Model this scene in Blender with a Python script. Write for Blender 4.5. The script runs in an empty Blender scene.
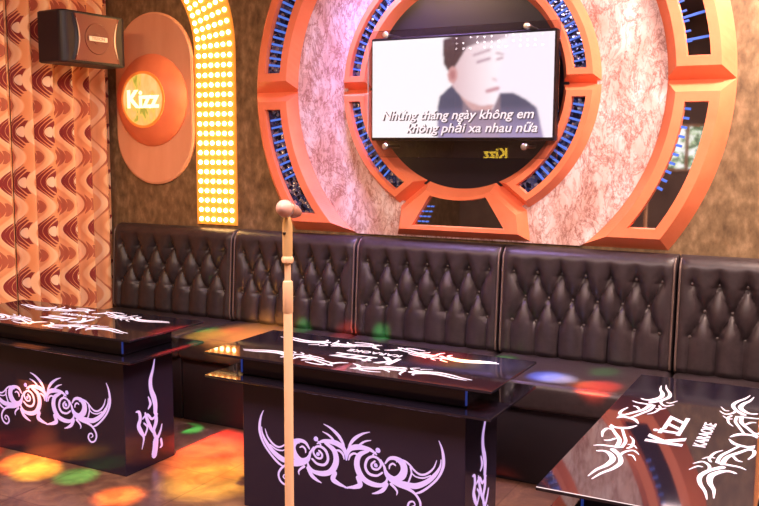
import bpy, bmesh, math, random
from math import sin, cos, pi, radians
from mathutils import Vector, Matrix, noise
random.seed(4)
S = bpy.context.scene
COL = S.collection

# ---------------------------------------------------------------- helpers
def link(o, parent=None):
    COL.objects.link(o)
    if parent is not None: o.parent = parent
    return o
def mesh_obj(name, verts, faces, mat, parent=None, smooth=False, loc=None):
    me = bpy.data.meshes.new(name)
    me.from_pydata([tuple(v) for v in verts], [], faces); me.validate(); me.update()
    if mat: me.materials.append(mat)
    if smooth: me.polygons.foreach_set('use_smooth', [True]*len(me.polygons))
    o = link(bpy.data.objects.new(name, me), parent)
    if loc: o.location = loc
    return o
def bm_obj(name, bm, mat, parent=None, smooth=False):
    me = bpy.data.meshes.new(name)
    bmesh.ops.recalc_face_normals(bm, faces=bm.faces)
    bm.to_mesh(me); bm.free()
    if mat: me.materials.append(mat)
    if smooth:
        me.polygons.foreach_set('use_smooth', [True]*len(me.polygons))
    return link(bpy.data.objects.new(name, me), parent)
def empty(name, loc=(0,0,0), rz=0, label=None, cat=None, group=None):
    o = link(bpy.data.objects.new(name, None)); o.location = loc; o.rotation_euler = (0,0,rz)
    o.empty_display_size = .1
    if label: o['label'] = label; o['category'] = cat
    if group: o['group'] = group
    return o
def tag(o, label, cat, group=None):
    o['label'] = label; o['category'] = cat
    if group: o['group'] = group
    return o
def box_bm(bm, x0,x1,y0,y1,z0,z1, bev=0, seg=2):
    r = bmesh.ops.create_cube(bm, size=1)
    for v in r['verts']:
        v.co = ((x0+x1)/2+v.co.x*(x1-x0), (y0+y1)/2+v.co.y*(y1-y0), (z0+z1)/2+v.co.z*(z1-z0))
    if bev:
        es = list({e for v in r['verts'] for e in v.link_edges})
        bmesh.ops.bevel(bm, geom=es, offset=bev, segments=seg, profile=.5, affect='EDGES')
def box(name, dims, mat, parent=None, bev=0, seg=2, smooth=False):
    bm = bmesh.new(); box_bm(bm, *dims, bev, seg); return bm_obj(name, bm, mat, parent, smooth)
def lathe(name, prof, mat, parent=None, n=24, axis='z', loc=(0,0,0), rot=None, smooth=True):
    """prof: (radius, height) pairs, closed at both ends"""
    vs=[]; fs=[]
    for r,h in prof:
        for i in range(n):
            a=2*pi*i/n; vs.append(Vector((r*cos(a), r*sin(a), h)))
    for k in range(len(prof)-1):
        for i in range(n):
            j=(i+1)%n; fs.append((k*n+i,k*n+j,(k+1)*n+j,(k+1)*n+i))
    fs.append(tuple(range(n))[::-1]); fs.append(tuple((len(prof)-1)*n+i for i in range(n)))
    M = Matrix.Identity(3)
    if axis=='-y': M = Matrix.Rotation(pi/2,3,'X')     # +z -> -y
    if axis=='x': M = Matrix.Rotation(pi/2,3,'Y')
    if rot is not None: M = rot
    vs=[M@v+Vector(loc) for v in vs]
    o = mesh_obj(name, vs, fs, mat, parent, smooth)
    if smooth: o.data.set_sharp_from_angle(angle=radians(35))
    return o
def offset(loop, d):
    """inset a counter-clockwise loop by d with mitred corners"""
    n=len(loop); out=[]
    for i in range(n):
        p0,p,p1=loop[i-1],loop[i],loop[(i+1)%n]
        a=Vector((p[0]-p0[0],p[1]-p0[1])).normalized(); b=Vector((p1[0]-p[0],p1[1]-p[1])).normalized()
        na=Vector((-a.y,a.x)); nb=Vector((-b.y,b.x)); m=na+nb
        k=d/max(.25,m.dot(na)); out.append((p[0]+m.x*k,p[1]+m.y*k))
    return out
def arc(r,a0,a1,n,cx=0,cz=0): return [(cx+r*cos(a0+(a1-a0)*i/n),cz+r*sin(a0+(a1-a0)*i/n)) for i in range(n+1)]

# ---------------------------------------------------------------- materials
def mat(name, col=(.5,.5,.5), rough=.5, metal=0, spec=.5, emit=None, es=0, coat=0, trans=0, ior=1.45):
    m=bpy.data.materials.new(name); m.use_nodes=True
    b=m.node_tree.nodes['Principled BSDF']
    b.inputs['Base Color'].default_value=(*col,1); b.inputs['Roughness'].default_value=rough
    b.inputs['Metallic'].default_value=metal; b.inputs['Specular IOR Level'].default_value=spec
    b.inputs['Coat Weight'].default_value=coat; b.inputs['Coat Roughness'].default_value=.05
    b.inputs['Transmission Weight'].default_value=trans; b.inputs['IOR'].default_value=ior
    if emit: b.inputs['Emission Color'].default_value=(*emit,1); b.inputs['Emission Strength'].default_value=es
    return m
class NT:
    def __init__(s,m): s.m=m; s.t=m.node_tree; s.b=s.t.nodes['Principled BSDF']
    def n(s,typ,**k):
        x=s.t.nodes.new(typ)
        for a,b in k.items(): setattr(x,a,b)
        return x
    def l(s,a,b): s.t.links.new(a,b)
    def math(s,op,a,b=None,c=None):
        x=s.n('ShaderNodeMath',operation=op)
        for i,v in enumerate((a,b,c)):
            if v is None: continue
            if isinstance(v,(int,float)): x.inputs[i].default_value=v
            else: s.l(v,x.inputs[i])
        return x.outputs[0]
    def coord(s,kind='Object',scale=(1,1,1)):
        t=s.n('ShaderNodeTexCoord'); mp=s.n('ShaderNodeMapping'); mp.inputs['Scale'].default_value=scale
        s.l(t.outputs[kind],mp.inputs[0]); return mp.outputs[0]
    def noise(s,vec,scale,detail=4,rough=.55,dist=0):
        x=s.n('ShaderNodeTexNoise'); x.inputs['Scale'].default_value=scale; x.inputs['Detail'].default_value=detail
        x.inputs['Roughness'].default_value=rough; x.inputs['Distortion'].default_value=dist; s.l(vec,x.inputs['Vector']); return x
    def ramp(s,fac,stops,interp='LINEAR'):
        x=s.n('ShaderNodeValToRGB'); x.color_ramp.interpolation=interp; e=x.color_ramp.elements
        while len(e)<len(stops): e.new(.5)
        for k,(p,c) in zip(e,stops): k.position=p; k.color=(*c,1)
        s.l(fac,x.inputs[0]); return x.outputs[0]
    def bump(s,h,st=.3,dist=.01):
        x=s.n('ShaderNodeBump'); x.inputs['Strength'].default_value=st; x.inputs['Distance'].default_value=dist
        s.l(h,x.inputs['Height']); s.l(x.outputs[0],s.b.inputs['Normal'])

def m_noise(name, stops, scale, rough=.5, stretch=(1,1,1), dist=0, detail=5, bump=0, **k):
    m=mat(name,rough=rough,**k); t=NT(m); v=t.coord('Object',stretch); nz=t.noise(v,scale,detail,.6,dist)
    t.l(t.ramp(nz.outputs[0],stops),t.b.inputs['Base Color'])
    if bump: t.bump(nz.outputs[0],bump)
    return m
CORAL=m_noise('coral_paint',[(.3,(.80,.20,.09)),(.7,(.90,.26,.125))],6,.42)
def marble():
    m=mat('pink_marble',rough=.3); t=NT(m); v=t.coord('Object',(1.2,1,.6))
    w=t.noise(v,7,6,.6,.4)
    big=t.ramp(w.outputs[0],[(.32,(.62,.38,.34)),(.5,(.76,.57,.56)),(.66,(.84,.76,.80))])
    out=big
    for sc,wd,st in((8,.035,.8),(17,.05,.6)):
        vein=t.noise(v,sc,6,.7,.5); d=t.math('ABSOLUTE',t.math('SUBTRACT',vein.outputs[0],.5))
        vn=t.ramp(d,[(0,(.48,.27,.23)),(wd,(1,1,1))])
        mx=t.n('ShaderNodeMix',data_type='RGBA',blend_type='MULTIPLY'); mx.inputs[0].default_value=st
        t.l(out,mx.inputs[6]); t.l(vn,mx.inputs[7]); out=mx.outputs[2]
    t.l(out,t.b.inputs['Base Color']); return m
MARBLE=marble()
WALLP=m_noise('brown_mottled_wallpaper',[(.25,(.085,.052,.028)),(.5,(.19,.125,.065)),(.75,(.36,.245,.14))],22,.38,bump=.15,stretch=(1,1,.6))
DARKWALL=m_noise('brown_plaster',[(.3,(.14,.10,.09)),(.7,(.20,.15,.13))],5,.6)
CEILM=mat('ceiling_paint',(.22,.15,.16),.6)
LEATHER=m_noise('dark_leather',[(.3,(.021,.015,.018)),(.7,(.038,.027,.031))],30,.42,bump=.06)
BASEM=mat('sofa_base_laminate',(.014,.010,.016),.5)
BUTTON=mat('leather_button',(.05,.035,.036),.35)
LACQ=mat('black_lacquer',(.022,.016,.038),.12,spec=.5)
GLASSTOP=mat('black_glass',(.010,.008,.017),.045,spec=.85)
GLOWP=mat('lavender_backlit_acrylic',(.3,.25,.35),.5,emit=(.66,.44,.92),es=.46)
GLOWW=mat('white_backlit_acrylic',(.4,.36,.4),.5,emit=(.93,.78,.98),es=.52)
BLUELED=mat('blue_led',(.02,.05,.3),.4,emit=(.10,.23,.85),es=.42)
BLUESTRIP=mat('blue_edge_glint',(.02,.05,.2),.4,emit=(.05,.12,.8),es=.12)
def mirror_mat():
    m=mat('blue_mosaic_mirror',(.2,.2,.4),.12,metal=.75); t=NT(m); v=t.coord('Object')
    x=t.n('ShaderNodeTexVoronoi'); x.inputs['Scale'].default_value=55; t.l(v,x.inputs['Vector']); t.bump(x.outputs[0],.35,.006)
    sp=t.n('ShaderNodeSeparateColor'); t.l(x.outputs['Color'],sp.inputs[0])
    c=t.ramp(sp.outputs[0],[(.2,(.02,.02,.06)),(.5,(.05,.09,.38)),(.75,(.20,.24,.50)),(1,(.45,.42,.55))])
    t.l(c,t.b.inputs['Base Color']); return m
MIRROR=mirror_mat()
PLAINMIRROR=mat('grey_mirror',(.38,.36,.38),.03,metal=1)
DISCM=mat('dark_disc_lacquer',(.018,.013,.020),.22)
TVM=mat('black_plastic',(.015,.012,.014),.3)
ACRYL=bpy.data.materials.new('clear_acrylic')
def acrylic():
    m=ACRYL; m.use_nodes=True; t=m.node_tree; t.nodes.remove(t.nodes['Principled BSDF'])
    tr=t.nodes.new('ShaderNodeBsdfTransparent'); tr.inputs[0].default_value=(.86,.82,.84,1)
    g=t.nodes.new('ShaderNodeBsdfGlossy'); g.inputs['Roughness'].default_value=.01
    f=t.nodes.new('ShaderNodeFresnel'); f.inputs[0].default_value=1.45
    a=t.nodes.new('ShaderNodeMath'); a.operation='ADD'; a.inputs[1].default_value=.06; t.links.new(f.outputs[0],a.inputs[0])
    mx=t.nodes.new('ShaderNodeMixShader'); t.links.new(a.outputs[0],mx.inputs[0])
    t.links.new(tr.outputs[0],mx.inputs[1]); t.links.new(g.outputs[0],mx.inputs[2])
    t.links.new(mx.outputs[0],t.nodes['Material Output'].inputs[0])
acrylic()
STEEL=mat('brushed_steel',(.65,.62,.6),.3,metal=1)
CREAM=mat('cream_enamel',(.80,.50,.30),.45)
GOLDROD=mat('pale_gold_metal',(.72,.45,.20),.4,metal=.3)
PINKM=mat('pink_metal_mesh',(.62,.34,.28),.5)
MICBODY=mat('dark_rose_plastic',(.34,.15,.11),.4)
BULB=mat('warm_white_led',(1,.8,.4),.5,emit=(1.0,.62,.22),es=12)
BULBSOFT=mat('dimmed_warm_led',(1,.8,.4),.5,emit=(1.0,.62,.30),es=5)
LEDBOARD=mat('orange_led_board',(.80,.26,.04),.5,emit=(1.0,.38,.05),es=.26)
STADM=m_noise('peach_glossy_panel',[(.3,(.78,.36,.20)),(.7,(.88,.45,.27))],3,.25,stretch=(2,1,.5))
def led_sign():
    m=mat('leafy_lit_sign',(.3,.2,.1),.4); t=NT(m); v=t.coord('Object',(9,9,4))
    w=t.noise(v,1.6,2,.5,1.5)
    c=t.ramp(w.outputs[0],[(.34,(.25,.30,.02)),(.41,(.80,.55,.08)),(.50,(1,.42,.10)),(.66,(1,.55,.20))])
    t.l(c,t.b.inputs['Emission Color']); t.b.inputs['Emission Strength'].default_value=.55; return m
SIGNM=led_sign()
SIGNTXT=mat('lit_sign_letters',(1,1,.7),.5,emit=(1,.95,.50),es=.8)
SIGNRIM=mat('orange_lit_rim',(.9,.3,.06),.4,emit=(1,.22,.03),es=.22)
SPKM=mat('maroon_speaker_baffle',(.20,.052,.045),.38)
SPKDARK=mat('black_speaker_shell',(.012,.009,.018),.4)
SPKGRILL=mat('maroon_speaker_cloth',(.19,.05,.042),.45)
SPKTRIM=mat('silver_trim',(.6,.5,.5),.35,metal=.5)
BADGE=mat('pale_badge',(.92,.86,.74),.4)
BADGETXT=mat('brown_badge_print',(.45,.32,.26),.5)

def floor_mat():
    m=mat('brown_floor_tile',rough=.28); t=NT(m); v=t.coord('Object')
    b=t.n('ShaderNodeTexBrick'); b.offset=0; b.inputs['Scale'].default_value=1
    b.inputs['Brick Width'].default_value=.6; b.inputs['Row Height'].default_value=.6; b.inputs['Mortar Size'].default_value=.004
    b.inputs['Color1'].default_value=(1,1,1,1); b.inputs['Color2'].default_value=(.92,.92,.92,1); b.inputs['Mortar'].default_value=(.62,.55,.55,1)
    t.l(v,b.inputs['Vector']); nz=t.noise(v,7,6,.65,1.0)
    c=t.ramp(nz.outputs[0],[(.3,(.085,.040,.034)),(.5,(.16,.085,.065)),(.7,(.28,.16,.11))])
    mx=t.n('ShaderNodeMix',data_type='RGBA',blend_type='MULTIPLY'); mx.inputs[0].default_value=1
    t.l(c,mx.inputs[6]); t.l(b.outputs[0],mx.inputs[7]); t.l(mx.outputs[2],t.b.inputs['Base Color']); return m
FLOORM=floor_mat()
def curtain_mat():
    """woven wave-and-eye pattern on the fabric's own (u, v) grid"""
    m=mat('patterned_curtain_cloth',rough=.75,spec=.2); t=NT(m); uv=t.n('ShaderNodeUVMap'); sp=t.n('ShaderNodeSeparateXYZ')
    t.l(uv.outputs[0],sp.inputs[0]); U,V=sp.outputs[0],sp.outputs[1]
    TAU=2*pi
    cs=t.math('COSINE',t.math('MULTIPLY',V,TAU))
    s=t.math('FRACT',t.math('ADD',U,t.math('MULTIPLY',cs,-.20)))          # wavy stripe coordinate
    g=t.math('MULTIPLY_ADD',cs,-.5,.5); g2=t.math('MULTIPLY_ADD',cs,.5,.5) # 1 where the wave swings out / back
    base=t.ramp(s,[(0,(.94,.58,.33)),(.07,(.97,.66,.42)),(.12,(.80,.36,.17)),(.44,(.84,.42,.22)),(.48,(.97,.68,.46)),(.62,(.95,.60,.36)),(.66,(.62,.22,.11)),(.69,(.90,.48,.26)),(.90,(.80,.36,.18)),(.95,(.94,.58,.33))])
    G=lambda v:(v,v,v)
    def cresc(stops,gg):
        T=t.ramp(s,[(x,G(v)) for x,v in stops]); return t.math('GREATER_THAN',gg,T)
    d1=cresc([(.06,1),(.10,.10),(.125,1),(.15,.30),(.19,.30),(.205,1),(.215,1),(.235,.45),(.29,.45),(.305,1),(.315,1),(.34,.60),(.42,.60),(.47,1)],g)
    d2=cresc([(.60,1),(.64,.40),(.665,1),(.71,.75),(.75,.62),(.77,1),(.80,.85),(.86,.85),(.90,1)],g2)
    fv=t.math('SUBTRACT',t.math('FRACT',V),.5); ex=t.math('MULTIPLY',t.math('SUBTRACT',s,.40),9.5); ey=t.math('MULTIPLY',fv,7.0)
    dot=t.math('LESS_THAN',t.math('ADD',t.math('MULTIPLY',ex,ex),t.math('MULTIPLY',ey,ey)),.55)
    out=base
    for fac,c in((d1,(.27,.045,.045)),(d2,(.50,.15,.09)),(dot,(.97,.72,.52))):
        mx=t.n('ShaderNodeMix',data_type='RGBA'); t.l(fac,mx.inputs[0]); t.l(out,mx.inputs[6]); mx.inputs[7].default_value=(*c,1); out=mx.outputs[2]
    t.l(out,t.b.inputs['Base Color'])
    wv2=t.n('ShaderNodeTexWave'); wv2.inputs['Scale'].default_value=90; t.l(uv.outputs[0],wv2.inputs[0]); t.bump(wv2.outputs[0],.12,.002)
    return m
CURT=curtain_mat()

# ---------------------------------------------------------------- the room
XL,XR,YB,YF,ZC=-4.15,2.0,4.14,-1.7,2.85
def struct(name,dims,m):
    o=box(name,dims,m); o['kind']='structure'; return o
struct('floor',(XL-.1,XR+.1,YF-.1,YB+.1,-.08,0),FLOORM)
struct('ceiling',(XL-.1,XR+.1,YF-.1,YB+.1,ZC,ZC+.08),CEILM)
struct('wall_back',(XL,XR,YB,YB+.1,0,ZC),WALLP)
struct('wall_left',(XL-.1,XL,YF-.1,YB+.1,0,ZC),WALLP)
struct('wall_right',(XR,XR+.1,YF-.1,YB+.1,0,ZC),DARKWALL)
struct('wall_front',(XL,XR,YF-.1,YF,0,ZC),DARKWALL)
PANE=mat('glowing_leafy_pane',(.1,.1,.1),.4); t_=NT(PANE)
t_.l(t_.ramp(t_.noise(t_.coord('Object'),13,3,.6,.6).outputs[0],[(.44,(.06,.12,.05)),(.5,(.55,.7,.4)),(.56,(1,1,.95))]),t_.b.inputs['Emission Color']); t_.b.inputs['Emission Strength'].default_value=1.6
win=struct('added_window_1',(-1.85,-1.25,YF,YF+.03,1.22,1.72),mat('window_frame_paint',(.5,.3,.2),.5))  # unseen glowing window, added to give the ring mirrors a bright patch
for k in range(2): box('pane',(-1.82+.29*k,-1.57+.29*k,YF+.03,YF+.036,1.25,1.69),PANE,win)

# ---------------------------------------------------------------- curved wall relief
RCX,RCZ=-1.72,1.7566; ZCUT=.995-RCZ
def W3(p,h): return (p[0],-h,p[1])
def relief(name, loopf, h, bev, win, rec, parent, mirror=None, leds=None):
    """bevelled frame standing h off the wall; window inset by win, sunk by rec; loopf(d) gives the outline inset by d"""
    L=[(loopf(0),0),(loopf(bev),h),(loopf(win),h),(loopf(win+.004),h-rec)]; n=len(L[0][0])
    vs=[W3(p,hh) for lp,hh in L for p in lp]; fs=[]
    for k in range(3):
        for i in range(n):
            j=(i+1)%n; fs.append((k*n+i,k*n+j,(k+1)*n+j,(k+1)*n+i))
    o=mesh_obj(name,vs,fs,CORAL,parent)
    lp=loopf(win+.003); m=n//2
    mesh_obj('mirror_panel',[W3(p,h-rec+.002) for p in lp],[(i,i+1,n-2-i,n-1-i) for i in range(m-1)],mirror or MIRROR,o)
    if leds:
        vs=[];fs=[]
        for (a,r0,r1,wd) in leds:
            d=Vector((cos(a),sin(a))); q=Vector((-sin(a),cos(a)))*wd/2; b=len(vs)
            for hh in (h-rec+.004,h-rec+.010):
                for p in (d*r0-q,d*r1-q,d*r1+q,d*r0+q): vs.append(W3(p,hh))
            fs+= [(b,b+1,b+2,b+3),(b+4,b+5,b+6,b+7)]+[(b+i,b+(i+1)%4,b+4+(i+1)%4,b+4+i) for i in range(4)]
        mesh_obj('led_strip',vs,fs,BLUELED,o)
    return o
ring=empty('ring_wall_ornament',(RCX,YB,RCZ),0,'large round coral double-ring wall ornament with pink marble around the screen','wall ornament')
Ro,Rm,Ri,Rd=1.264,.968,.693,.50
def hit(nrm,c,r,ref):
    """angle where the line nrm.p = c meets the circle of radius r, the one nearest ref"""
    hf=math.sqrt(max(0,r*r-c*c)); best=None
    for s in(-1,1):
        x=nrm[0]*c-nrm[1]*s*hf; y=nrm[1]*c+nrm[0]*s*hf; a=math.atan2(y,x); a=ref+((a-ref+pi)%(2*pi)-pi)
        if best is None or abs(a-ref)<abs(best-ref): best=a
    return best
def radial(a,start): return ((-sin(a),cos(a)) if start else (sin(a),-cos(a)), 0.0, a)
def cutline(a): return ((0.0,1.0), ZCUT, a)
def seam(sx,sz,a):
    p0=(sx*Rd*sin(K0),sz*Rd*cos(K0)); p1=(sx*Ri*sin(K1),sz*Ri*cos(K1)); d=Vector((p1[0]-p0[0],p1[1]-p0[1])).normalized()
    nr=(-d.y,d.x)
    if nr[0]*sx<0: nr=(d.y,-d.x)
    return (nr, nr[0]*p0[0]+nr[1]*p0[1], a)
def seg_loop(r0,r1,E0,E1,n=40):
    def f(d):
        g=lambda E,r: hit(E[0],E[1]+d,r,E[2])
        return arc(r1-d,g(E0,r1-d),g(E1,r1-d),n)+arc(r0+d,g(E1,r0+d),g(E0,r0+d),n)
    return f
def led_list(r0,r1,a0,a1,step,f0=0,f1=1,wd=.008):
    n=int(abs(a1-a0)*(r0+r1)/2/step); w=r1-r0
    return [(a0+(a1-a0)*(i+.5)/n, r0+w*f0, r0+w*f1, wd) for i in range(n)]
H=.07; ow=.098
A2=pi+math.asin(-ZCUT/Ro)
relief('outer_frame',seg_loop(Rm,Ro,radial(0,1),radial(pi/2,0)),H,.055,ow,.03,ring,PLAINMIRROR,led_list(Rm+ow,Ro-ow,.11,1.4,.10,0,1,.010)+led_list(Rm+ow,Ro-ow,.13,1.4,.045,0,.25))
relief('outer_frame',seg_loop(Rm,Ro,radial(pi/2,1),radial(pi,0)),H,.055,ow,.03,ring,MIRROR,led_list(Rm+ow,Ro-ow,1.7,pi-.11,.037,.1,.9,.012))
relief('outer_frame',seg_loop(Rm,Ro,radial(pi,1),cutline(A2)),H,.055,ow,.03,ring,MIRROR,led_list(Rm+ow,Ro-ow,pi+.12,A2-.20,.04,.15,.85,.010))
relief('outer_frame',seg_loop(Rm,Ro,cutline(pi-A2),radial(0,0)),H,.055,ow,.03,ring,PLAINMIRROR,led_list(Rm+ow,Ro-ow,-.48,-.10,.042,0,.28,.011))
K0=radians(21.2); K1=math.atan2(.35,.60)
iw=.064; b4=radians(62); 
relief('inner_frame',seg_loop(Rd,Ri,radial(0,1),seam(1,1,b4),32),H,.036,iw,.03,ring,MIRROR,led_list(Rd+iw,Ri-iw,.14,.84,.034,.1,.9))
relief('inner_frame',seg_loop(Rd,Ri,seam(-1,1,pi-b4),radial(pi,0),32),H,.036,iw,.03,ring,MIRROR,led_list(Rd+iw,Ri-iw,2.3,pi-.14,.034,.1,.9))
relief('inner_frame',seg_loop(Rd,Ri,radial(pi,1),seam(-1,-1,pi+b4),32),H,.036,iw,.03,ring,MIRROR,led_list(Rd+iw,Ri-iw,pi+.14,pi+.84,.034,.2,.9))
relief('inner_frame',seg_loop(Rd,Ri,seam(1,-1,-b4),radial(0,0),32),H,.036,iw,.03,ring,MIRROR,led_list(Rd+iw,Ri-iw,-.84,-.14,.034,.1,.9,.010))
def keystone(d):
    """bottom keystone outline inset by d: arc on the disc, slanted seams, short sides, flat foot (right half mirrored)"""
    sm=seam(1,-1,-pi/2+K0); n1=(-sm[0][0],-sm[0][1]); c1=-sm[1]+d
    a1=hit(n1,c1,Rd+d,-pi/2+K0)
    p2=(Ri*sin(K1),-Ri*cos(K1)); q=Vector((.372-p2[0],ZCUT-p2[1])).normalized(); n2=(q.y,-q.x)
    if n2[0]>0: n2=(-n2[0],-n2[1])
    c2=n2[0]*p2[0]+n2[1]*p2[1]+d
    def inter(n,c,m,e):
        D=n[0]*m[1]-n[1]*m[0]; return ((c*m[1]-e*n[1])/D,(n[0]*e-m[0]*c)/D)
    k=inter(n1,c1,n2,c2); ft=inter(n2,c2,(0,1),ZCUT+d)
    if d>.05:
        e=d-.062; a1=-pi/2+math.asin((.15-e)/(Rd+d)); k=(.178-e,-.585-e*.2); ft=(.25-e*1.2,ZCUT+.064+e)
    right=[k,ft]; half=arc(Rd+d,-pi/2,a1,8)
    lp=half+right+[(-x,z) for x,z in right[::-1]]+[(-x,z) for x,z in half[:0:-1]]
    return lp[::-1]
def keyframe(t):
    fl=lambda lp: lp if t>0 else [(x,-z) for x,z in lp][::-1]
    win=.062; hk=H+.012
    L=[(fl(keystone(0)),0),(fl(keystone(.045)),hk),(fl(keystone(win)),hk),(fl(keystone(win+.004)),H-.02)]; n=len(L[0][0])
    vs=[W3(p,hh) for l2,hh in L for p in l2]; fs=[]
    for k in range(3):
        for i in range(n):
            j=(i+1)%n; fs.append((k*n+i,k*n+j,(k+1)*n+j,(k+1)*n+i))
    o=mesh_obj('keystone_frame',vs,fs,CORAL,ring)
    mesh_obj('mirror_panel',[W3(p,H-.018) for p in fl(keystone(win+.003))],[tuple(range(n))],PLAINMIRROR,o)
    vs=[];fs=[]
    for i in range(4):
        for j in range(3):
            x=-.225+.022*j+.010*i; z=t*(ZCUT+.085+.026*i)
            if i==3 and j==0: continue
            b=len(vs)
            for hh in (H-.016,H-.010):
                for dx,dz in((0,-.0035),(.015,-.0035),(.015,.0035),(0,.0035)): vs.append((x+dx,-hh,z+dz))
            fs+=[(b,b+1,b+2,b+3),(b+4,b+5,b+6,b+7)]+[(b+q,b+(q+1)%4,b+4+(q+1)%4,b+4+q) for q in range(4)]
    mesh_obj('led_strip',vs,fs,BLUELED,o)
keyframe(1); keyframe(-1)
# marble ring and the dark disc behind the screen
def plate(name,loops,h,m,parent):
    outer,inner=loops; n=len(outer)
    vs=[W3(p,0) for p in outer]+[W3(p,h) for p in outer]; 
    fs=[(i,(i+1)%n,n+(i+1)%n,n+i) for i in range(n)]
    if inner is None: fs.append(tuple(range(n,2*n)))
    else:
        vs+=[W3(p,h) for p in inner]+[W3(p,0) for p in inner]
        fs+=[(n+i,n+(i+1)%n,2*n+(i+1)%n,2*n+i) for i in range(n)]+[(2*n+i,2*n+(i+1)%n,3*n+(i+1)%n,3*n+i) for i in range(n)]
    return mesh_obj(name,vs,fs,m,parent)
N=160
oc=[];ic=[]
for i in range(N):
    a=2*pi*i/N; r=Rm+.01; p=(r*cos(a),max(r*sin(a),ZCUT)); oc.append(p); ic.append(((Ri-.03)*cos(a),(Ri-.03)*sin(a)))
plate('marble_panel',(oc,ic),.016,MARBLE,ring)
plate('backing_disc',([((Rd+.03)*cos(2*pi*i/96),(Rd+.03)*sin(2*pi*i/96)) for i in range(96)],None),.012,DISCM,ring)
# ---------------------------------------------------------------- text
def text(name, s, size, m, parent, loc, rot, thick=.002, bold=0, shear=0, align='CENTER', sx=1, sp=1):
    c=bpy.data.curves.new(name,'FONT'); c.body=s; c.size=size; c.extrude=thick; c.offset=bold; c.shear=shear
    c.align_x=align; c.align_y='CENTER'; c.space_character=sp; c.resolution_u=3
    t=bpy.data.objects.new(name,c); COL.objects.link(t)
    bpy.context.view_layer.update()
    me=bpy.data.meshes.new_from_object(t.evaluated_get(bpy.context.evaluated_depsgraph_get()))
    bpy.data.objects.remove(t); me.name=name; me.materials.clear(); me.materials.append(m)
    o=link(bpy.data.objects.new(name,me),parent); o.location=loc; o.rotation_euler=rot; o.scale=(sx,1,1)
    return o
FACE=(pi/2,0,0)     # upright, read from -y

# dotted light panel high on the wall opposite the screen (mirrored in the acrylic)
dp=empty('dotted_light_panel',(-3.65,YF,2.66),0,'row panel of small white lights high on the wall opposite the screen','light')
box('board',(-.62,.62,0,.012,-.10,.10),TVM,dp)
DOT=mat('white_point_light',(1,.9,.9),.5,emit=(1,.85,.9),es=9)
for i in range(14):
    for j in range(3):
        if (i+j)%5==4: continue
        lathe('led_bulb',[(.012,0),(.010,.006),(.004,.009)],DOT,dp,8,'-y',(-.56+.086*i,.012,-.06+.06*j)).rotation_euler=(0,0,0)
# ---------------------------------------------------------------- television in its acrylic cover
tv=empty('television',(-1.705,4.068,1.5),0,'flat television showing a man singing with white Vietnamese lyrics, centred in the round ornament','television')
box('body',(-.480,.484,-.050,0,-.012,.500),TVM,tv,.006)
SW,SH,SX,SZ=.947,.482,-.4715,.004
def inside(px,py,poly):
    c=False; n=len(poly)
    for i in range(n):
        x0,y0=poly[i-1]; x1,y1=poly[i]
        if (y0>py)!=(y1>py) and px<(x1-x0)*(py-y0)/(y1-y0)+x0: c=not c
    return c
def picture(px,py):
    """moving-picture frame: px 0..575, py 0..315"""
    c=(1.0,1.0,1.0)
    hair=[(236,6),(236,44),(240,84),(256,110),(276,92),(296,60),(312,34),(352,22),(402,20),(438,8),(440,0),(262,0)]
    face=[(290,70),(308,30),(330,12),(380,4),(440,0),(436,24),(420,52),(430,74),(416,98),(410,122),(404,134),(398,142),(414,158),(410,168),(404,174),(412,190),(398,214),(356,216),(316,200),(286,176),(266,150),(256,120),(252,96)]
    jacket=[(222,316),(222,214),(228,184),(266,150),(300,190),(330,226),(396,230),(416,180),(456,178),(496,200),(528,226),(550,316)]
    neck=[(278,150),(300,196),(330,230),(392,232),(410,190),(380,180)]
    if px>330: c=(.97,.93,1.0)
    if inside(px,py,jacket):
        k=min(1,max(0,(py-215)/90)); c=(.10+.28*k,.10+.22*k,.16+.36*k)
        if 300<px<420: c=tuple(a*.6+b*.4 for a,b in zip(c,(.5,.35,.36)))
    if inside(px,py,neck): c=(.66,.42,.40)
    if inside(px,py,face):
        k=min(1,max(0,(px-270)/130)); c=(.74+.28*k,.55+.41*k,.56+.42*k)
    if inside(px,py,hair):
        k=min(1,max(0,(px-290)/140)); c=(.10+.55*k,.055+.48*k,.06+.52*k)
    e=((px-268)/16)**2+((py-118)/26)**2
    if e<1: c=(.66,.36,.34) if e>.3 else (.50,.22,.22)
    def stroke(x0,y0,x1,y1,w):
        t=max(0,min(1,((px-x0)*(x1-x0)+(py-y0)*(y1-y0))/((x1-x0)**2+(y1-y0)**2)))
        return math.hypot(px-x0-t*(x1-x0),py-y0-t*(y1-y0))<w
    if stroke(334,60,382,46,4) or stroke(404,56,424,62,3): c=(.55,.42,.46)
    if stroke(346,82,384,72,4) or stroke(406,76,422,72,3.5): c=(.48,.34,.40)
    if stroke(378,172,410,164,6): c=(.60,.34,.38)
    if stroke(396,134,404,140,4): c=(.78,.62,.64)
    return c
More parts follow.
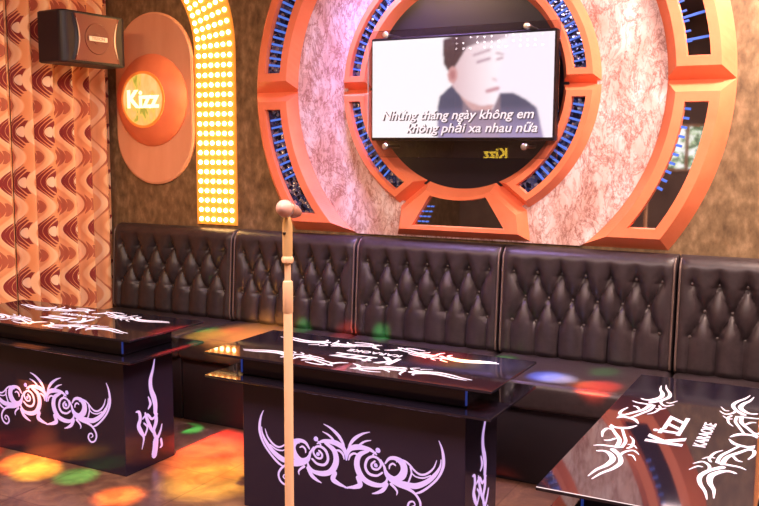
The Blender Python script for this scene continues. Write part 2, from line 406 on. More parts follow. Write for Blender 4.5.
def screen():
    nx,nz=230,126; vs=[];fs=[];cols=[]
    raw=[[picture(i*575/nx,(nz-j)*315/nz) for i in range(nx+1)] for j in range(nz+1)]
    for j in range(nz+1):
        for i in range(nx+1):
            vs.append((SX+SW*i/nx,-.0515,SZ+SH*j/nz))
            acc=[0,0,0];k=0
            for dj in(-2,-1,0,1,2):
                for di in(-2,-1,0,1,2):
                    a,b=j+dj,i+di
                    if 0<=a<=nz and 0<=b<=nx:
                        w=(3-abs(di))*(3-abs(dj)); k+=w
                        for q in range(3): acc[q]+=raw[a][b][q]*w
            cols.append([x/k for x in acc])
    for j in range(nz):
        for i in range(nx): a=j*(nx+1)+i; fs.append((a,a+1,a+nx+2,a+nx+1))
    m=mat('screen_picture',(.02,.02,.02),.3); t=NT(m); at=t.n('ShaderNodeAttribute',attribute_name='picture')
    t.l(at.outputs['Color'],t.b.inputs['Emission Color']); t.b.inputs['Emission Strength'].default_value=.95
    o=mesh_obj('screen',vs,fs,m,tv); ca=o.data.color_attributes.new('picture','FLOAT_COLOR','POINT')
    for i,c in enumerate(cols): ca.data[i].color=(*c,1)
    return o
scr=screen()
LYR=mat('white_lyric_text',(.9,.9,.9),.5,emit=(1,.97,1),es=.75)
LYRD=mat('dark_lyric_outline',(.05,.04,.05),.5,emit=(.10,.08,.09),es=.5)
for s,cx,cz,wd in(('Những tháng ngày không em',-.017,.112,.80),('không phải xa nhau nữa',.062,.048,.68)):
    for dx,dz,m,b,y in((.004,-.004,LYRD,.0020,-.0525),(0,0,LYR,.0008,-.0545)):
        o=text('lyric_text',s,.062,m,scr,(cx+dx,y,cz+dz),FACE,.0004,b,.25)
        w=max(v.co.x for v in o.data.vertices)-min(v.co.x for v in o.data.vertices); o.scale=(wd/w,1,1)

cover=empty('acrylic_screen_cover',(-1.69,3.985,1.405),0,'clear acrylic sheet on steel standoffs held in front of the television','screen cover')
box('sheet',(-.495,.495,-.004,.004,0,.625),ACRYL,cover,.001,1)
for x in(-.39,.34):
    for z in(.055,.605):
        lathe('standoff',[(.013,.006),(.016,.009),(.016,.016),(.012,.021),(.004,.022)],STEEL,cover,20,'-y',(x,0,z))
        lathe('spacer',[(.008,-.148),(.008,-.005)],STEEL,cover,12,'-y',(x,0,z))

# ---------------------------------------------------------------- LED arches
def led_arch(cx,sgn,yw,label,parts,zb=1.0,amax=1.12):
    t=empty('led_light_arch',(cx,yw,zb),0,label,'light')
    w=.29; pts=[]     # centreline (offset, z, angle)
    z=zb; R=.70; zt=2.0
    step=.0557; rows=[]; s=.03
    while True:
        L=zt-zb
        if s<L: rows.append((0,s,0))
        else:
            a=(s-L)/R
            if a>amax: break
            rows.append((sgn*-(R-R*cos(a)),L+R*sin(a),a))
        s+=step
    # board
    vs=[];fs=[]
    cl=[(0,-.0,0)]+rows; 
    for (x,zz,a) in cl:
        for k in(-1,1):
            px=x+k*w/2*cos(a); pz=zz+ (k*w/2*sin(a)*(1 if sgn>0 else -1))
            if zz<=0: pz=0
            vs.append((px,-.012,pz)); vs.append((px,0,pz))
    for i in range(len(cl)-1):
        a=i*4; b=a+4
        fs+=[(a,a+2,b+2,b),(a,b,b+1,a+1),(a+2,a+3,b+3,b+2)]
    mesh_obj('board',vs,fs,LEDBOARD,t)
    # bulbs
    prof=[(.0130,0),(.0125,.005),(.0095,.0095),(.0035,.0115)]
    def dome():
        vs=[];fs=[];n=10
        for r,h in prof:
            for i in range(n): a=2*pi*i/n; vs.append((r*cos(a),-h,r*sin(a)))
        for k in range(len(prof)-1):
            for i in range(n): j=(i+1)%n; fs.append((k*n+i,k*n+j,(k+1)*n+j,(k+1)*n+i))
        fs.append(tuple(3*n+i for i in range(n))); return vs,fs
    dv,df=dome(); proto=None; cnt=0; rv=[];rf=[]
    for (x,zz,a) in rows:
        for c in range(6):
            k=-.1125+.045*c; px=x+k*cos(a); pz=zz+k*sin(a)*(1 if sgn>0 else -1)
            if cnt<parts:
                if proto is None: proto=mesh_obj('led_bulb',dv,df,BULB,t,True); o=proto
                else: o=proto.copy(); COL.objects.link(o); o.parent=t
                o.location=(px,-.012,pz); cnt+=1
            else:
                b=len(rv); rv+=[(px+v[0],-.012+v[1],pz+v[2]) for v in dv]; rf+=[tuple(b+q for q in f) for f in df]
    o=mesh_obj('led_bulb_rows',rv,rf,BULBSOFT if sgn<0 else BULB,t,True); o['kind']='stuff'
    return t
led_arch(-3.275,1,YB,'arched band of warm LED bulbs between the round sign and the coral ornament',100)
led_arch(-.150,-1,YB,'unseen arched band of warm LED bulbs added right of the coral ornament for its glow',0)  # arch added out of view to warm the right end of the wall
e=led_arch(0,1,0,'arched band of warm glowing LED bulbs on the side wall behind the viewer',0,amax=.01)
e.location=(XL,.62,1.0); e.rotation_euler=(0,0,pi/2)
# ---------------------------------------------------------------- stadium panel, round sign
r=.303; zc0,zc1=1.227+r,2.25-r
pl=[( r*cos(a),zc1+r*sin(a)) for a in [pi*i/28 for i in range(29)]]+[(r*cos(a),zc0+r*sin(a)) for a in [pi+pi*i/28 for i in range(29)]]
st=empty('wall_panel',(-3.732,YB,0),0,'tall peach wall panel with rounded ends behind the round lit sign','wall panel')
n=len(pl); inn=offset(pl,.012)
mesh_obj('face',[W3(p,0) for p in pl]+[W3(p,.016) for p in pl]+[W3(p,.022) for p in inn],
  [(i,(i+1)%n,n+(i+1)%n,n+i) for i in range(n)]+[(n+i,n+(i+1)%n,2*n+(i+1)%n,2*n+i) for i in range(n)]+[tuple(range(2*n,3*n))],STADM,st)
def round_sign(loc,rz,label,k=1):
    t=empty('round_sign',loc,rz,label,'sign')
    prof=[(.272,0),(.274,.008),(.262,.024),(.235,.046),(.200,.066),(.172,.077),(.165,.081),(.160,.080)]
    lathe('housing',[(a*k,b*k) for a,b in prof],CORAL,t,64,'-y')
    lathe('rim',[(.168*k,.074*k),(.167*k,.085*k),(.156*k,.087*k),(.150*k,.082*k)],SIGNRIM,t,64,'-y')
    f=lathe('face',[(.152*k,.077*k),(.152*k,.0835*k)],SIGNM,t,48,'-y',smooth=False)
    text('lettering','Kizz',.145*k,SIGNTXT,f,(0,-.0865*k,-.002),FACE,.002,.004*k,0,sx=1.0)
    return t
round_sign((-3.74,YB-.022,1.731),0,'round coral wall sign with lit Kizz lettering on the peach panel')
YELTXT=mat('yellow_lit_letters',(.9,.7,.1),.5,emit=(1,.68,.06),es=2.4)
tag(text('wall_lettering','Kizz',.17,YELTXT,None,(-3.62,YF+.004,1.39),(pi/2,0,pi),.004,.004,0),'yellow lit Kizz lettering on the opposite wall, seen mirrored below the screen','sign')

# ---------------------------------------------------------------- speaker
sp=empty('wall_speaker',(-3.75,3.69,1.905),radians(-4),'dark maroon wall speaker hanging in the corner in front of the patterned curtain','speaker')
def spk():
    # plan section (x depth, y width), extruded in z with bevelled top and bottom
    sec=[(-.20,-.225)]+[(-.045+.045*sin(a),-.185-.04*cos(a)) for a in [pi/2*i/6 for i in range(7)]]+[(0,-.10),(0,.10)]+[(-.045+.045*cos(a),.185+.04*sin(a)) for a in [pi/2*i/6 for i in range(7)]]+[(-.20,.225)]
    n=len(sec); L=[(offset(sec,.008),0),(sec,.008),(sec,.272),(offset(sec,.008),.280)]
    vs=[(p[0],p[1],z) for l,z in L for p in l]; fs=[tuple(range(n))[::-1],tuple(range(3*n,4*n))]
    for k in range(3): fs+=[(k*n+i,k*n+(i+1)%n,(k+1)*n+(i+1)%n,(k+1)*n+i) for i in range(n)]
    mesh_obj('cabinet',vs,fs,SPKDARK,sp)
    # front baffle with waisted sides
    bz=[.016+.248*i/14 for i in range(15)]
    prof=[(.150-.030*sin(pi*(z-.016)/.248)) for z in bz]
    vs=[];fs=[]
    for z,wd in zip(bz,prof):
        for y in(-wd,wd): vs+= [(.0,y,z),(.010,y*.99,z)]
    for i in range(14):
        a=i*4;b=a+4; fs+=[(a+1,a+3,b+3,b+1),(a,a+1,b+1,b),(a+2,b+2,b+3,a+3)]
    fs+=[(0,2,3,1),(56,57,59,58)]
    g=mesh_obj('grille',vs,fs,SPKM,sp)
    # woofer outline under the cloth
    lathe('woofer',[(.085,.010),(.082,.014),(.070,.012),(.030,.0115),(.028,.014),(.01,.016)],SPKGRILL,sp,40,'x',(0,0,.14))
    for s in(-1,1):
        vs=[];fs=[]; M=12
        for i in range(M+1):
            z=.04+.20*i/M; wd=.152-.030*sin(pi*(z-.016)/.248); th=.0035*sin(pi*i/M)+.0006
            for y,x in((wd-th,.010),(wd+th,.010),(wd+th,.0135),(wd-th,.0135)): vs.append((x,s*y,z))
        for i in range(M):
            for q in range(4): fs.append((i*4+q,i*4+(q+1)%4,i*4+4+(q+1)%4,i*4+4+q))
        mesh_obj('trim_arc',vs,fs,SPKTRIM,sp)
        # side cheek panels
        vs=[];fs=[]
        for z in bz:
            wd=.154-.030*sin(pi*(z-.016)/.248)
            for y,x in((wd,.002),(.215,-.028)): vs.append((x+.004,s*y,z))
        for i in range(14): fs.append((i*2,i*2+1,i*2+3,i*2+2))
        mesh_obj('cheek_panel',vs,fs,SPKM if s>0 else SPKDARK,sp)
    b=box('badge',(.0165,.0185,-.062,.066,.126,.152),BADGE,sp,.003,2)
    text('lettering','TISSION',.023,BADGETXT,b,(.0188,.002,.1395),(pi/2,0,pi/2),.0002,.0004,0,sx=1.1)
    br=empty('bracket',(0,0,0)); br.parent=sp; 
    bpy.data.objects.remove(br)
    bm=bmesh.new(); box_bm(bm,-.20,-.17,-.03,.03,.272,.30,.003); box_bm(bm,-.395,-.17,-.012,.012,.29,.31,.003); box_bm(bm,-.398,-.385,-.04,.04,.25,.35,.003)
    bm_obj('bracket',bm,STEEL,sp)
spk()

# ---------------------------------------------------------------- curtain
def curtain(y0,y1,label,seed,p=.30,ph=0):
    t=empty('patterned_curtain',(XL,y0,0),0,label,'curtain')
    rnd=random.Random(seed); ny=int((y1-y0)/.006); nz=70; vs=[];fs=[];uv=[]
    ar=0; prev=None; us=[]
    cols=[]
    k1=[rnd.uniform(-1,1) for _ in range(6)]
    for i in range(ny+1):
        y=(y1-y0)*i/ny
        row=[]
        for j in range(nz+1):
            z=.03+(ZC-.05)*j/nz
            fl=1.15-.15*z/ZC
            th=2*pi*(y/.155+.35*sin(y*4.1+k1[0]*3)+.10*sin(y*9+k1[1]*3)+.05*(1-z/ZC)*sin(y*7+k1[2]))
            s=sin(th); d=.044*fl*(abs(s)**.75*(1 if s>0 else -1))+.006*sin(th*2.3+k1[3])
            row.append((.058+d,y+.008*fl*cos(th),z))
        cols.append(row)
    for i,row in enumerate(cols):
        if i: ar+=(Vector(row[40][:2])-Vector(cols[i-1][40][:2])).length
        for v in row: vs.append(v); uv.append((ar/p+ph,v[2]/.285+.12))
    for i in range(ny):
        for j in range(nz): a=i*(nz+1)+j; fs.append((a,a+nz+1,a+nz+2,a+1))
    o=mesh_obj('cloth',vs,fs,CURT,t,True)
    l=o.data.uv_layers.new(name='UVMap')
    for lp in o.data.loops: l.data[lp.index].uv=uv[lp.vertex_index]
    md=o.modifiers.new('thickness','SOLIDIFY'); md.thickness=.003
    return t
curtain(3.42,4.128,'orange and maroon wave patterned curtain hanging in the corner behind the wall speaker',3)
curtain(2.55,3.41,'orange and maroon wave patterned curtain nearer the viewer, at the left edge',8,ph=.4)

# ---------------------------------------------------------------- sofa
PIPING=mat('brown_piping',(.13,.09,.08),.35)
SEAMS=[-4.02,-3.096,-2.288,-1.478,-.653,.16]
def backrest_mesh(w):
    zb,zt=.455,.982; nx=int(w/.0075); nz=74; su=(w-.12)/6.0; rows=[.86,.74,.625]
    vs=[];fs=[]; btn=[]
    def puff(x,z):
        # distance-from-crease pillow height on a staggered button lattice
        v=(rows[0]-z)/(rows[0]-rows[1]); u=(x)/su
        if z>rows[0]: c=abs(sin(pi*(u))); f=min(1,(z-rows[0])/.07); h=c**.5*(1-f*.55)+f*.55
        elif z<rows[2]: c=abs(sin(pi*(u))); f=min(1,(rows[2]-z)/.30); h=c**.5*(1-f*.3)+f*.3
        else:
            a=(u+v)/1.0; b=(u-v)/1.0
            h=(abs(sin(pi*a/1))*abs(sin(pi*b/1)))**.36
            a2=(u+v); 
        return h
    # lattice: buttons where u integer & v even, or u half-integer & v odd  -> rotate coordinates
    def puff2(x,z):
        v=(rows[0]-z)/(rows[0]-rows[1]); u=x/su
        p=u+v/2; q=u-v/2
        if z>rows[0]: c=abs(sin(pi*u)); f=min(1,(z-rows[0])/.08); return c**.5*(1-f)+f
        if z<rows[2]: c=abs(sin(pi*u)); f=min(1,(rows[2]-z)/.16); return c**.5*(1-f*.35)+f*.35*c**.3
        return (abs(sin(pi*p))*abs(sin(pi*q)))**.5
    for r_,z in enumerate(rows):
        for i in range(-4,5):
            x=(i+(.5 if r_==1 else 0))*su
            if abs(x)<w/2-.05: btn.append((x,z))
    for j in range(nz+1):
        z=zb+(zt-zb)*j/nz
        for i in range(nx+1):
            x=-w/2+w*i/nx
            h=puff2(x,z)
            e=min(1,(w/2-abs(x))/.055); edge=1-(1-min(1,e))**2
            k=min(1,max(0,(w/2-abs(x)-.035)/.05))
            h=h*k+1*(1-k)
            top=min(1,(zt-z)/.06); tp=1-(1-top)**2; tp=math.sqrt(max(0,1-(1-top)**2))
            bot=min(1,(z-zb)/.03); tp*= .6+.4*bot
            g=0
            for bx,bz in btn:
                d2=((x-bx)**2+(z-bz)**2)/.0004
                if d2<8: g+=math.exp(-d2)
            d=(.010+.038*h*(.25+.75*tp)*1)-.012*g
            d=d*(.35+.65*math.sqrt(max(0,1-(1-min(1,e))**2)))-(1-tp)*.035
            lean=.035*(z-zb)/(zt-zb)
            vs.append((x,-d+lean-.075,z))
    for j in range(nz):
        for i in range(nx): a=j*(nx+1)+i; fs.append((a,a+1,a+nx+2,a+nx+1))
    # close to the wall behind
    yb=.0; b=len(vs); T=[nz*(nx+1)+i for i in range(nx+1)]
    base=len(vs)
    ring_=[i for i in range(nx+1)]+[j*(nx+1)+nx for j in range(1,nz+1)]+[nz*(nx+1)+i for i in range(nx-1,-1,-1)]+[j*(nx+1) for j in range(nz-1,0,-1)]
    for k in ring_: x,y,z=vs[k]; vs.append((x,yb,z))
    m=len(ring_)
    for q in range(m): fs.append((ring_[q],base+q,base+(q+1)%m,ring_[(q+1)%m]))
    fs.append(tuple(base+q for q in range(m))[::-1])
    return vs,fs,btn
def surf_y(vs,x,z):
    return min(vs,key=lambda v:(v[0]-x)**2+(v[2]-z)**2+(9 if v[1]>-.001 else 0))[1]
def sofa(x0,x1,label):
    w=x1-x0-.006; t=empty('sofa_section',((x0+x1)/2,YB-.012,0),0,label,'sofa','tufted sofa sections along the back wall')
    vs,fs,btn=backrest_mesh(w); mesh_obj('backrest',vs,fs,LEATHER,t,True).data.set_sharp_from_angle(angle=radians(60))
    bv=[(.010,0),(.009,.004),(.005,.007),(.001,.008)]
    pr=None
    for bx,bz in btn:
        y=surf_y(vs,bx,bz)
        if pr is None: o=pr=lathe('button',bv,BUTTON,t,12,'-y')
        else: o=pr.copy(); COL.objects.link(o); o.parent=t
        o.location=(bx,y,bz)
    # piping down both side edges
    for s in(-1,1):
        vv=[];ff=[]; M=16
        for i in range(M+1):
            z=.47+(.972-.47)*i/M; y=surf_y(vs,s*(w/2-.012),z)-.001
            for k in range(6): vv.append((s*(w/2-.009)+.005*cos(k*pi/3),y+.005*sin(k*pi/3),z))
        for i in range(M): ff+=[(i*6+k,i*6+(k+1)%6,i*6+6+(k+1)%6,i*6+6+k) for k in range(6)]
        mesh_obj('piping',vv,ff,PIPING,t,True)
    # seat pad, domed
    nx,ny=24,16; yf,yb=-.585,-.075; vs=[];fs=[]
    bm=bmesh.new(); box_bm(bm,-w/2,w/2,yf,-.02,.335,.462,.03,4)
    bm_obj('seat',bm,LEATHER,t,True).data.set_sharp_from_angle(angle=radians(40))
    box('base',(-w/2+.002,w/2-.002,-.545,-.02,0,.335),BASEM,t,.004)
    return t
labs=['dark tufted leather sofa section in the left corner, below the round sign',
'dark tufted leather sofa section directly behind the microphone stand',
'dark tufted leather sofa section under the screen, third from the corner',
'dark tufted leather sofa section second from the right edge of the photo',
'dark tufted leather sofa section cut off by the right edge of the photo']
for i in range(5): sofa(SEAMS[i],SEAMS[i+1],labs[i])

# ---------------------------------------------------------------- tables
# tribal ornament strokes: (u mm, v mm, width mm)
F=[[(381,414,1.4),(393,388,5.6),(400,355,8.2),(399,319,8.2),(381,277,6.7),(348,239,6.3),(314,211,6.7),(291,200,4.0)],[(391,345,2.3),(387,317,5.6),(366,282,11.2),(333,250,14.0),(291,228,16.5),(252,228,13.7),(213,232,7.5)],[(374,340,1.5),(362,309,4.5),(336,283,6.0),(310,275,5.6),(287,285,4.9),(267,303,5.2),(248,314,5.2),(228,316,4.5),(213,306,3.0)],[(269,296,4.5),(274,275,4.9),(268,253,4.9),(260,233,4.5)],[(274,275,3.5),(291,264,3.5),(321,264,4.5),(351,279,3.0)],[(166,292,4.5),(183,313,9.0),(209,318,12.0),(236,305,19.2),(244,281,21.0),(233,254,22.4),(206,240,14.0),(180,248,11.2),(166,267,6.0)],[(183,274,3.2),(185,287,5.2),(197,296,5.6),(209,291,3.7)],[(126,278,12.0),(128,277,10.5)],[(122,292,6.0),(108,278,6.0),(114,263,6.4),(134,263,6.0),(148,282,6.0),(138,303,6.7),(114,309,7.2),(90,294,8.0),(82,263,8.0),(98,240,8.0),(130,238,6.7),(154,254,5.6)],[(94,327,7.5),(57,306,15.0),(45,271,18.0),(55,236,19.2),(79,212,16.5),(114,202,15.0),(150,205,11.2),(170,222,8.0),(174,239,3.7)],[(146,302,4.5),(162,277,7.5),(170,249,9.0),(190,231,10.5),(221,219,10.5),(260,212,9.6),(288,199,7.0),(307,177,6.7),(311,156,6.0),(300,135,5.6),(278,127,6.0),(261,142,5.6),(266,161,5.6),(282,167,4.2),(289,156,3.5),(278,148,3.0)],[(174,214,9.6),(157,188,12.0),(134,173,8.0),(112,165,2.4)],[(190,217,8.0),(206,205,6.7),(216,192,5.2),(214,179,1.6)],[(49,216,12.0),(60,190,16.0),(38,177,11.9),(12,170,6.4),(-6,165,2.4)],[(101,401,1.5),(69,389,6.4),(36,366,10.2),(16,340,7.5),(8,320,3.0)],[(106,370,1.6),(81,362,5.2),(61,348,6.4),(45,330,4.5)],[(0,277,5.1),(2,297,9.6),(16,322,14.4),(45,334,16.0),(77,336,12.8),(106,332,9.6),(130,319,3.7)],[(10,278,3.0),(16,296,6.4),(32,307,6.3),(49,305,4.5)],[(135,337,15.0),(137,336,13.5)],[(126,328,4.0),(114,316,4.5)]]
S_=[[(197,491,4.0),(185,448,11.7),(167,402,18.6),(169,357,20.7),(186,314,26.0),(194,279,23.9),(193,243,20.8)],[(149,328,3.9),(163,292,13.3),(147,271,5.1)],[(69,277,5.0),(89,271,12.8),(95,239,16.7),(84,209,19.5),(98,178,19.6),(115,145,10.4),(101,96,2.6)],[(127,258,7.8),(140,221,15.9),(159,182,15.9),(174,156,10.4)],[(193,257,13.3),(197,200,19.4),(180,159,15.9),(199,120,15.9),(224,147,10.6),(235,176,4.2)],[(191,111,31.8),(187,79,31.3),(179,47,31.8)],[(226,107,11.2),(231,77,11.1),(218,69,5.3)],[(110,235,6.6),(141,246,10.6),(171,218,10.6),(206,233,6.6)],[(123,156,9.1),(139,188,9.0),(117,213,6.4)]]
T=[[(-480,94,2.8),(-427,101,9.6),(-380,116,15.1),(-329,119,17.7),(-288,100,15.9),(-277,82,11.4),(-285,68,8.9)],[(-495,107,2.8),(-446,118,8.6),(-398,136,11.8),(-346,143,13.8),(-294,128,14.1),(-255,102,18.2)],[(-246,47,2.3),(-233,64,9.3),(-230,90,12.4),(-227,115,10.3)],[(-263,173,2.0),(-237,155,8.3),(-245,141,9.3),(-271,131,9.0),(-306,133,3.0)],[(-313,175,2.0),(-278,160,6.6),(-277,148,5.0)],[(-161,50,4.6),(-118,41,9.6),(-80,44,10.9),(-83,61,8.5)],[(-188,63,5.8),(-182,75,9.3),(-158,86,8.6)],[(-11,114,3.7),(-47,94,17.0),(-57,62,14.5),(-37,45,3.7)],[(-53,47,9.2),(-112,75,12.1),(-168,100,13.8),(-232,106,14.8)],[(-59,82,8.5),(-120,102,9.5),(-170,117,10.5),(-225,119,10.3)],[(-119,118,2.4),(-150,134,7.4),(-202,141,9.0),(-227,134,7.4)],[(-214,157,2.3),(-190,142,6.3),(-193,129,4.6)]]

def ribbon(strokes, place, th=.0015):
    """tapered ribbons swept along smoothed strokes; place(u, v, h) -> point"""
    vs=[];fs=[]
    def quad(pts):
        pass
    for s in strokes:
        pts=[]
        s=[(a,b,c*BOLD) for a,b,c in s]; P=[s[0]]+list(s)+[s[-1]]
        for i in range(1,len(P)-2):
            for k in range(6):
                t=k/6; q=[]
                for c in range(3):
                    a,b,cc,d=P[i-1][c],P[i][c],P[i+1][c],P[i+2][c]
                    q.append(.5*(2*b+(cc-a)*t+(2*a-5*b+4*cc-d)*t*t+(3*b-a-3*cc+d)*t**3))
                pts.append(q)
        pts.append(list(s[-1])); n=len(pts); L=[];R=[]
        for i,p in enumerate(pts):
            a=pts[max(0,i-1)]; b=pts[min(n-1,i+1)]; d=Vector((b[0]-a[0],b[1]-a[1]))
            if d.length<1e-6: d=Vector((1,0))
            d.normalize(); w=max(.6,p[2])/2; L.append((p[0]-d.y*w,p[1]+d.x*w)); R.append((p[0]+d.y*w,p[1]-d.x*w))
        b=len(vs)
        for l,r in zip(L,R):
            for q in(l,r): vs.append(place(q[0]/1000,q[1]/1000,th)); vs.append(place(q[0]/1000,q[1]/1000,0))
        for i in range(n-1):
            a=b+i*4; c=a+4; fs+=[(a,a+2,c+2,c),(a,c,c+1,a+1),(a+2,a+3,c+3,c+2)]
        for (x,y,wd) in (pts[0],pts[-1]):
            if wd<2: continue
            b=len(vs); 
            for k in range(12):
                vs.append(place((x+wd/2*cos(2*pi*k/12))/1000,(y+wd/2*sin(2*pi*k/12))/1000,th*1.02))
            fs.append(tuple(range(b,b+12)))
    return vs,fs
BOLD=1.0
TW,TD,H1,H2,OV,OVF,GL=.966,.319,.549,.644,.124,.084,.4824
def mirror_u(strokes): return [[(-a,b,c) for a,b,c in s] for s in strokes]
def table(loc,rz,label):
    t=empty('karaoke_table',loc,rz,label,'table','black box tables with glowing tribal ornament')
    b=box('body',(-TW/2,TW/2,0,TD,0,H1-.010),LACQ,t,.003,2)
    global BOLD; BOLD=1.3
    vs,fs=ribbon(F+mirror_u(F),lambda u,v,h:(u,-.0004-h,v)); o=mesh_obj('front_ornament',vs,fs,GLOWP,b)
    o['label']='glowing lavender tribal ornament'
    BOLD=1.1
    for s in(1,-1):
        vs,fs=ribbon(S_,lambda u,v,h:(s*(TW/2+.0004+h),u,v)); mesh_obj('side_ornament',vs,fs,GLOWP,b)
    box('lower_glass',(-TW/2-OV,TW/2+OV,-OVF,GL-OVF,H1-.010,H1),GLASSTOP,t,.0015,1)
    a=box('apron',(-TW/2,TW/2,0,TD,H1,H2-.010),LACQ,t,.003,2)
    for s in(-1,1): box('corner_glint',(s*(TW/2+.001)-.003,s*(TW/2+.001)+.003,-.004,.002,H1+.008,H2-.02),BLUESTRIP,a)  # faint glowing strips stand in for a blue reflection on the apron corners
    g=box('glass_top',(-TW/2-OV,TW/2+OV,-OVF,GL-OVF,H2-.010,H2),GLASSTOP,t,.0015,1)
    # top ornament: four mirrored wings; u along the length, v from the front edge
    mid=GL*500
    BOLD=.88
    for sv in(0,1):
        q=[[(su*a,(b if sv==0 else 2*mid-b),c) for a,b,c in s] for su in(1,-1) for s in T]
        vs,fs=ribbon(q,lambda u,v,h:(u,v-OVF,H2+.0003+h*.5)); mesh_obj('top_ornament',vs,fs,GLOWW,g)
    def word(name,s,u,v,wd,ht,b=.0):
        # letters' tops point to the front edge, read from the seat side
        o=text(name,s,.1,GLOWW,g,(u,v-OVF,H2+.0008),(0,0,pi),.0004,b)
        xs=[q.co.x for q in o.data.vertices]; ys=[q.co.y for q in o.data.vertices]
        for q in o.data.vertices:
            q.co.x=(q.co.x-(min(xs)+max(xs))/2)*wd/(max(xs)-min(xs)); q.co.y=(q.co.y-(min(ys)+max(ys))/2)*ht/(max(ys)-min(ys))
        return o
    word('lettering','K',.100,.212,.080,.100,.0035)
    word('lettering','İZZ',-.045,.203,.185,.078,.0035)
    word('lettering','KARAOKE',0,.303,.235,.034,.001)
    return t
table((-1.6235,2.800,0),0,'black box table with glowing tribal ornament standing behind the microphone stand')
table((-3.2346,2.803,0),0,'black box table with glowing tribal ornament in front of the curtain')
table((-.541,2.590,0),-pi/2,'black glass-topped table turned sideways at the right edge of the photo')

# ---------------------------------------------------------------- microphone stand and microphone
ms=empty('microphone_stand',(-1.252,1.86,0),0,'tall pale gold straight microphone stand in front of the middle table','microphone stand')
lathe('base',[(.145,0),(.145,.012),(.13,.022),(.04,.032),(.018,.045)],CREAM,ms,48)
lathe('pole',[(.0118,.03),(.0118,1.095),(.0108,1.098)],CREAM,ms,24)
lathe('clutch',[(.0118,1.030),(.0132,1.033),(.0132,1.108),(.012,1.112),(.008,1.114)],CREAM,ms,24)
lathe('inner_rod',[(.0080,1.10),(.0080,1.175)],CREAM,ms,20)
lathe('collar',[(.010,1.158),(.0145,1.161),(.0155,1.167),(.0145,1.173),(.012,1.177)],CREAM,ms,24)
lathe('handle',[(.0120,1.172),(.0130,1.184),(.0130,1.250),(.0120,1.262),(.0085,1.275),(.006,1.281)],GOLDROD,ms,24)
lathe('screw',[(.004,0),(.004,.003),(.001,.004)],TVM,ms,10,'-y',(0,-.0125,1.236))
# the microphone points almost straight at the viewer
vd=Vector((1.262,-1.86,.03)).normalized()
zax=(vd+Vector((-.36,-.10,.16))).normalized()
Rm_=zax.to_track_quat('Z','Y').to_matrix()
mc=empty('microphone',(-1.252,1.86,1.296),0,'pinkish wired microphone clipped on top of the stand','microphone')
o=Vector((0,0,.002))
lathe('grille',[(.012,-.012),(.017,-.006),(.0205,.005),(.022,.015),(.0205,.026),(.0145,.035),(.006,.040),(.001,.041)],PINKM,mc,28,'z',(0,0,0),Rm_)
lathe('collar_ring',[(.0212,.007),(.0227,.010),(.0227,.014),(.0212,.018)],STEEL,mc,28,'z',(0,0,0),Rm_)
lathe('handle',[(.010,-.075),(.0125,-.072),(.0145,-.035),(.016,-.012),(.016,-.008)],MICBODY,mc,24,'z',(0,0,0),Rm_)
lathe('clip',[(.0155,-.050),(.0175,-.048),(.0175,-.022),(.0155,-.020)],MICBODY,ms,24,'z',(0,0,1.296),Rm_)

# ---------------------------------------------------------------- lights
def area(loc,size,power,col,rot=(0,0,0),sy=None,spread=None):
    l=bpy.data.lights.new('lamp','AREA'); l.shape='RECTANGLE'; l.size=size; l.size_y=sy or size; l.energy=power; l.color=col
    if spread: l.spread=spread
    o=bpy.data.objects.new('lamp',l); COL.objects.link(o); o.location=loc; o.rotation_euler=rot; return o
def spot(target,src,power,col,rad,blend=.6,soft=.01):
    l=bpy.data.lights.new('disco_beam','SPOT'); l.energy=power; l.color=col; l.shadow_soft_size=soft; l.spot_blend=blend
    d=Vector(target)-Vector(src); l.spot_size=2*math.atan(rad/d.length)
    o=bpy.data.objects.new('disco_beam',l); COL.objects.link(o); o.location=src; o.rotation_euler=d.to_track_quat('-Z','Y').to_euler(); return o
area((-1.2,1.2,ZC-.02),1.6,66,(1,.74,.72),sy=1.0)
area((-2.0,3.75,ZC-.02),.5,14,(.58,.38,1),rot=(radians(18),0,0),spread=radians(75))
area((.0,3.62,ZC-.02),.45,82,(1,.72,.62),rot=(radians(14),0,0))
area((-3.0,1.2,ZC-.02),.8,42,(1,.60,.32))
area((.6,1.9,ZC-.02),.8,55,(1,.68,.52))
DB=(-1.6,1.9,2.75)
RED,ORA,GRN,YEL,BLU,WHT=(1,.06,.02),(1,.26,.03),(.05,.9,.15),(.9,.65,.05),(.08,.2,1),(.9,.9,1)
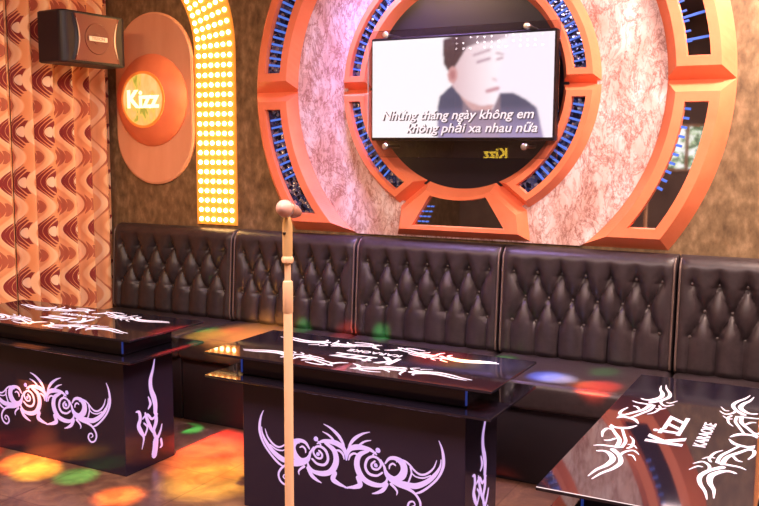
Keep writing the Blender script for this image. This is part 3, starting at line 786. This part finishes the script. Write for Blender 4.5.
for tg,c,r_,pw in(((-2.72,3.33,0),RED,.16,1500),((-2.95,3.47,0),GRN,.06,700),((-2.55,3.15,0),ORA,.22,420),((-2.40,2.95,0),YEL,.20,260),
    ((-3.42,3.02,0),ORA,.12,700),((-3.27,2.72,0),ORA,.13,900),((-3.15,2.66,0),YEL,.10,500),((-2.95,2.70,0),GRN,.09,240),((-2.62,2.62,0),ORA,.10,450),
    ((-1.15,3.38,0),YEL,.10,420),((-1.0,3.42,0),WHT,.14,160),((-1.28,3.42,0),RED,.14,700),((-3.62,2.66,0),RED,.14,360),
    ((-2.80,3.76,.462),(1,.42,.06),.20,650),((-2.60,3.66,.462),RED,.09,300),((-1.08,3.67,.462),(.5,.6,1),.07,500),((-2.92,3.80,.462),RED,.06,420),((-2.98,3.66,.462),YEL,.10,360),((-2.75,3.72,.462),ORA,.12,420),((-3.05,3.74,.462),GRN,.06,240),
    ((-2.60,4.0,.47),GRN,.05,200),((-2.32,3.98,.47),RED,.07,200),((-2.12,4.02,.47),GRN,.05,260),
    ((-1.40,3.88,.462),GRN,.06,300),((-.92,3.88,.462),GRN,.06,160),((-1.13,3.68,.462),BLU,.07,700),((-1.03,3.66,.462),WHT,.05,240),((-.88,3.62,.462),RED,.08,700),((-.95,3.63,.462),ORA,.05,260)):
    spot(tg,DB if tg[0]>-2.2 else (-1.3,1.9,2.75) if tg[1]>3.4 and tg[2]<.1 else (-2.0,1.7,2.75) if tg[0]>-2.8 and tg[1]>2.8 else (-2.6,1.7,2.75),pw*(9 if tg[2]>.1 else 5.5),c,r_*1.3,1.0)
w=bpy.data.worlds.new('World'); S.world=w; w.use_nodes=True
w.node_tree.nodes['Background'].inputs[0].default_value=(.3,.2,.3,1); w.node_tree.nodes['Background'].inputs[1].default_value=.2

# ---------------------------------------------------------------- camera
f,yaw,pitch,roll=(883.41,.4880,.1180,.0045)
cd=bpy.data.cameras.new('camera'); cd.sensor_width=36; cd.lens=f/759*36; cd.clip_start=.05
cam=bpy.data.objects.new('camera',cd); COL.objects.link(cam); cam.location=(0,0,1.45)
fw=Vector((-sin(yaw)*cos(pitch),cos(yaw)*cos(pitch),-sin(pitch))); r0=Vector((cos(yaw),sin(yaw),0)); u0=r0.cross(fw)
r_=r0*cos(roll)+u0*sin(roll); u_=-r0*sin(roll)+u0*cos(roll)
cam.matrix_world=Matrix(((r_.x,u_.x,-fw.x,0),(r_.y,u_.y,-fw.y,0),(r_.z,u_.z,-fw.z,1.45),(0,0,0,1)))
S.camera=cam
S.view_settings.view_transform='Standard'; S.view_settings.look='None'; S.view_settings.gamma=1
S.view_settings.use_curve_mapping=False; S.view_settings.exposure=.85
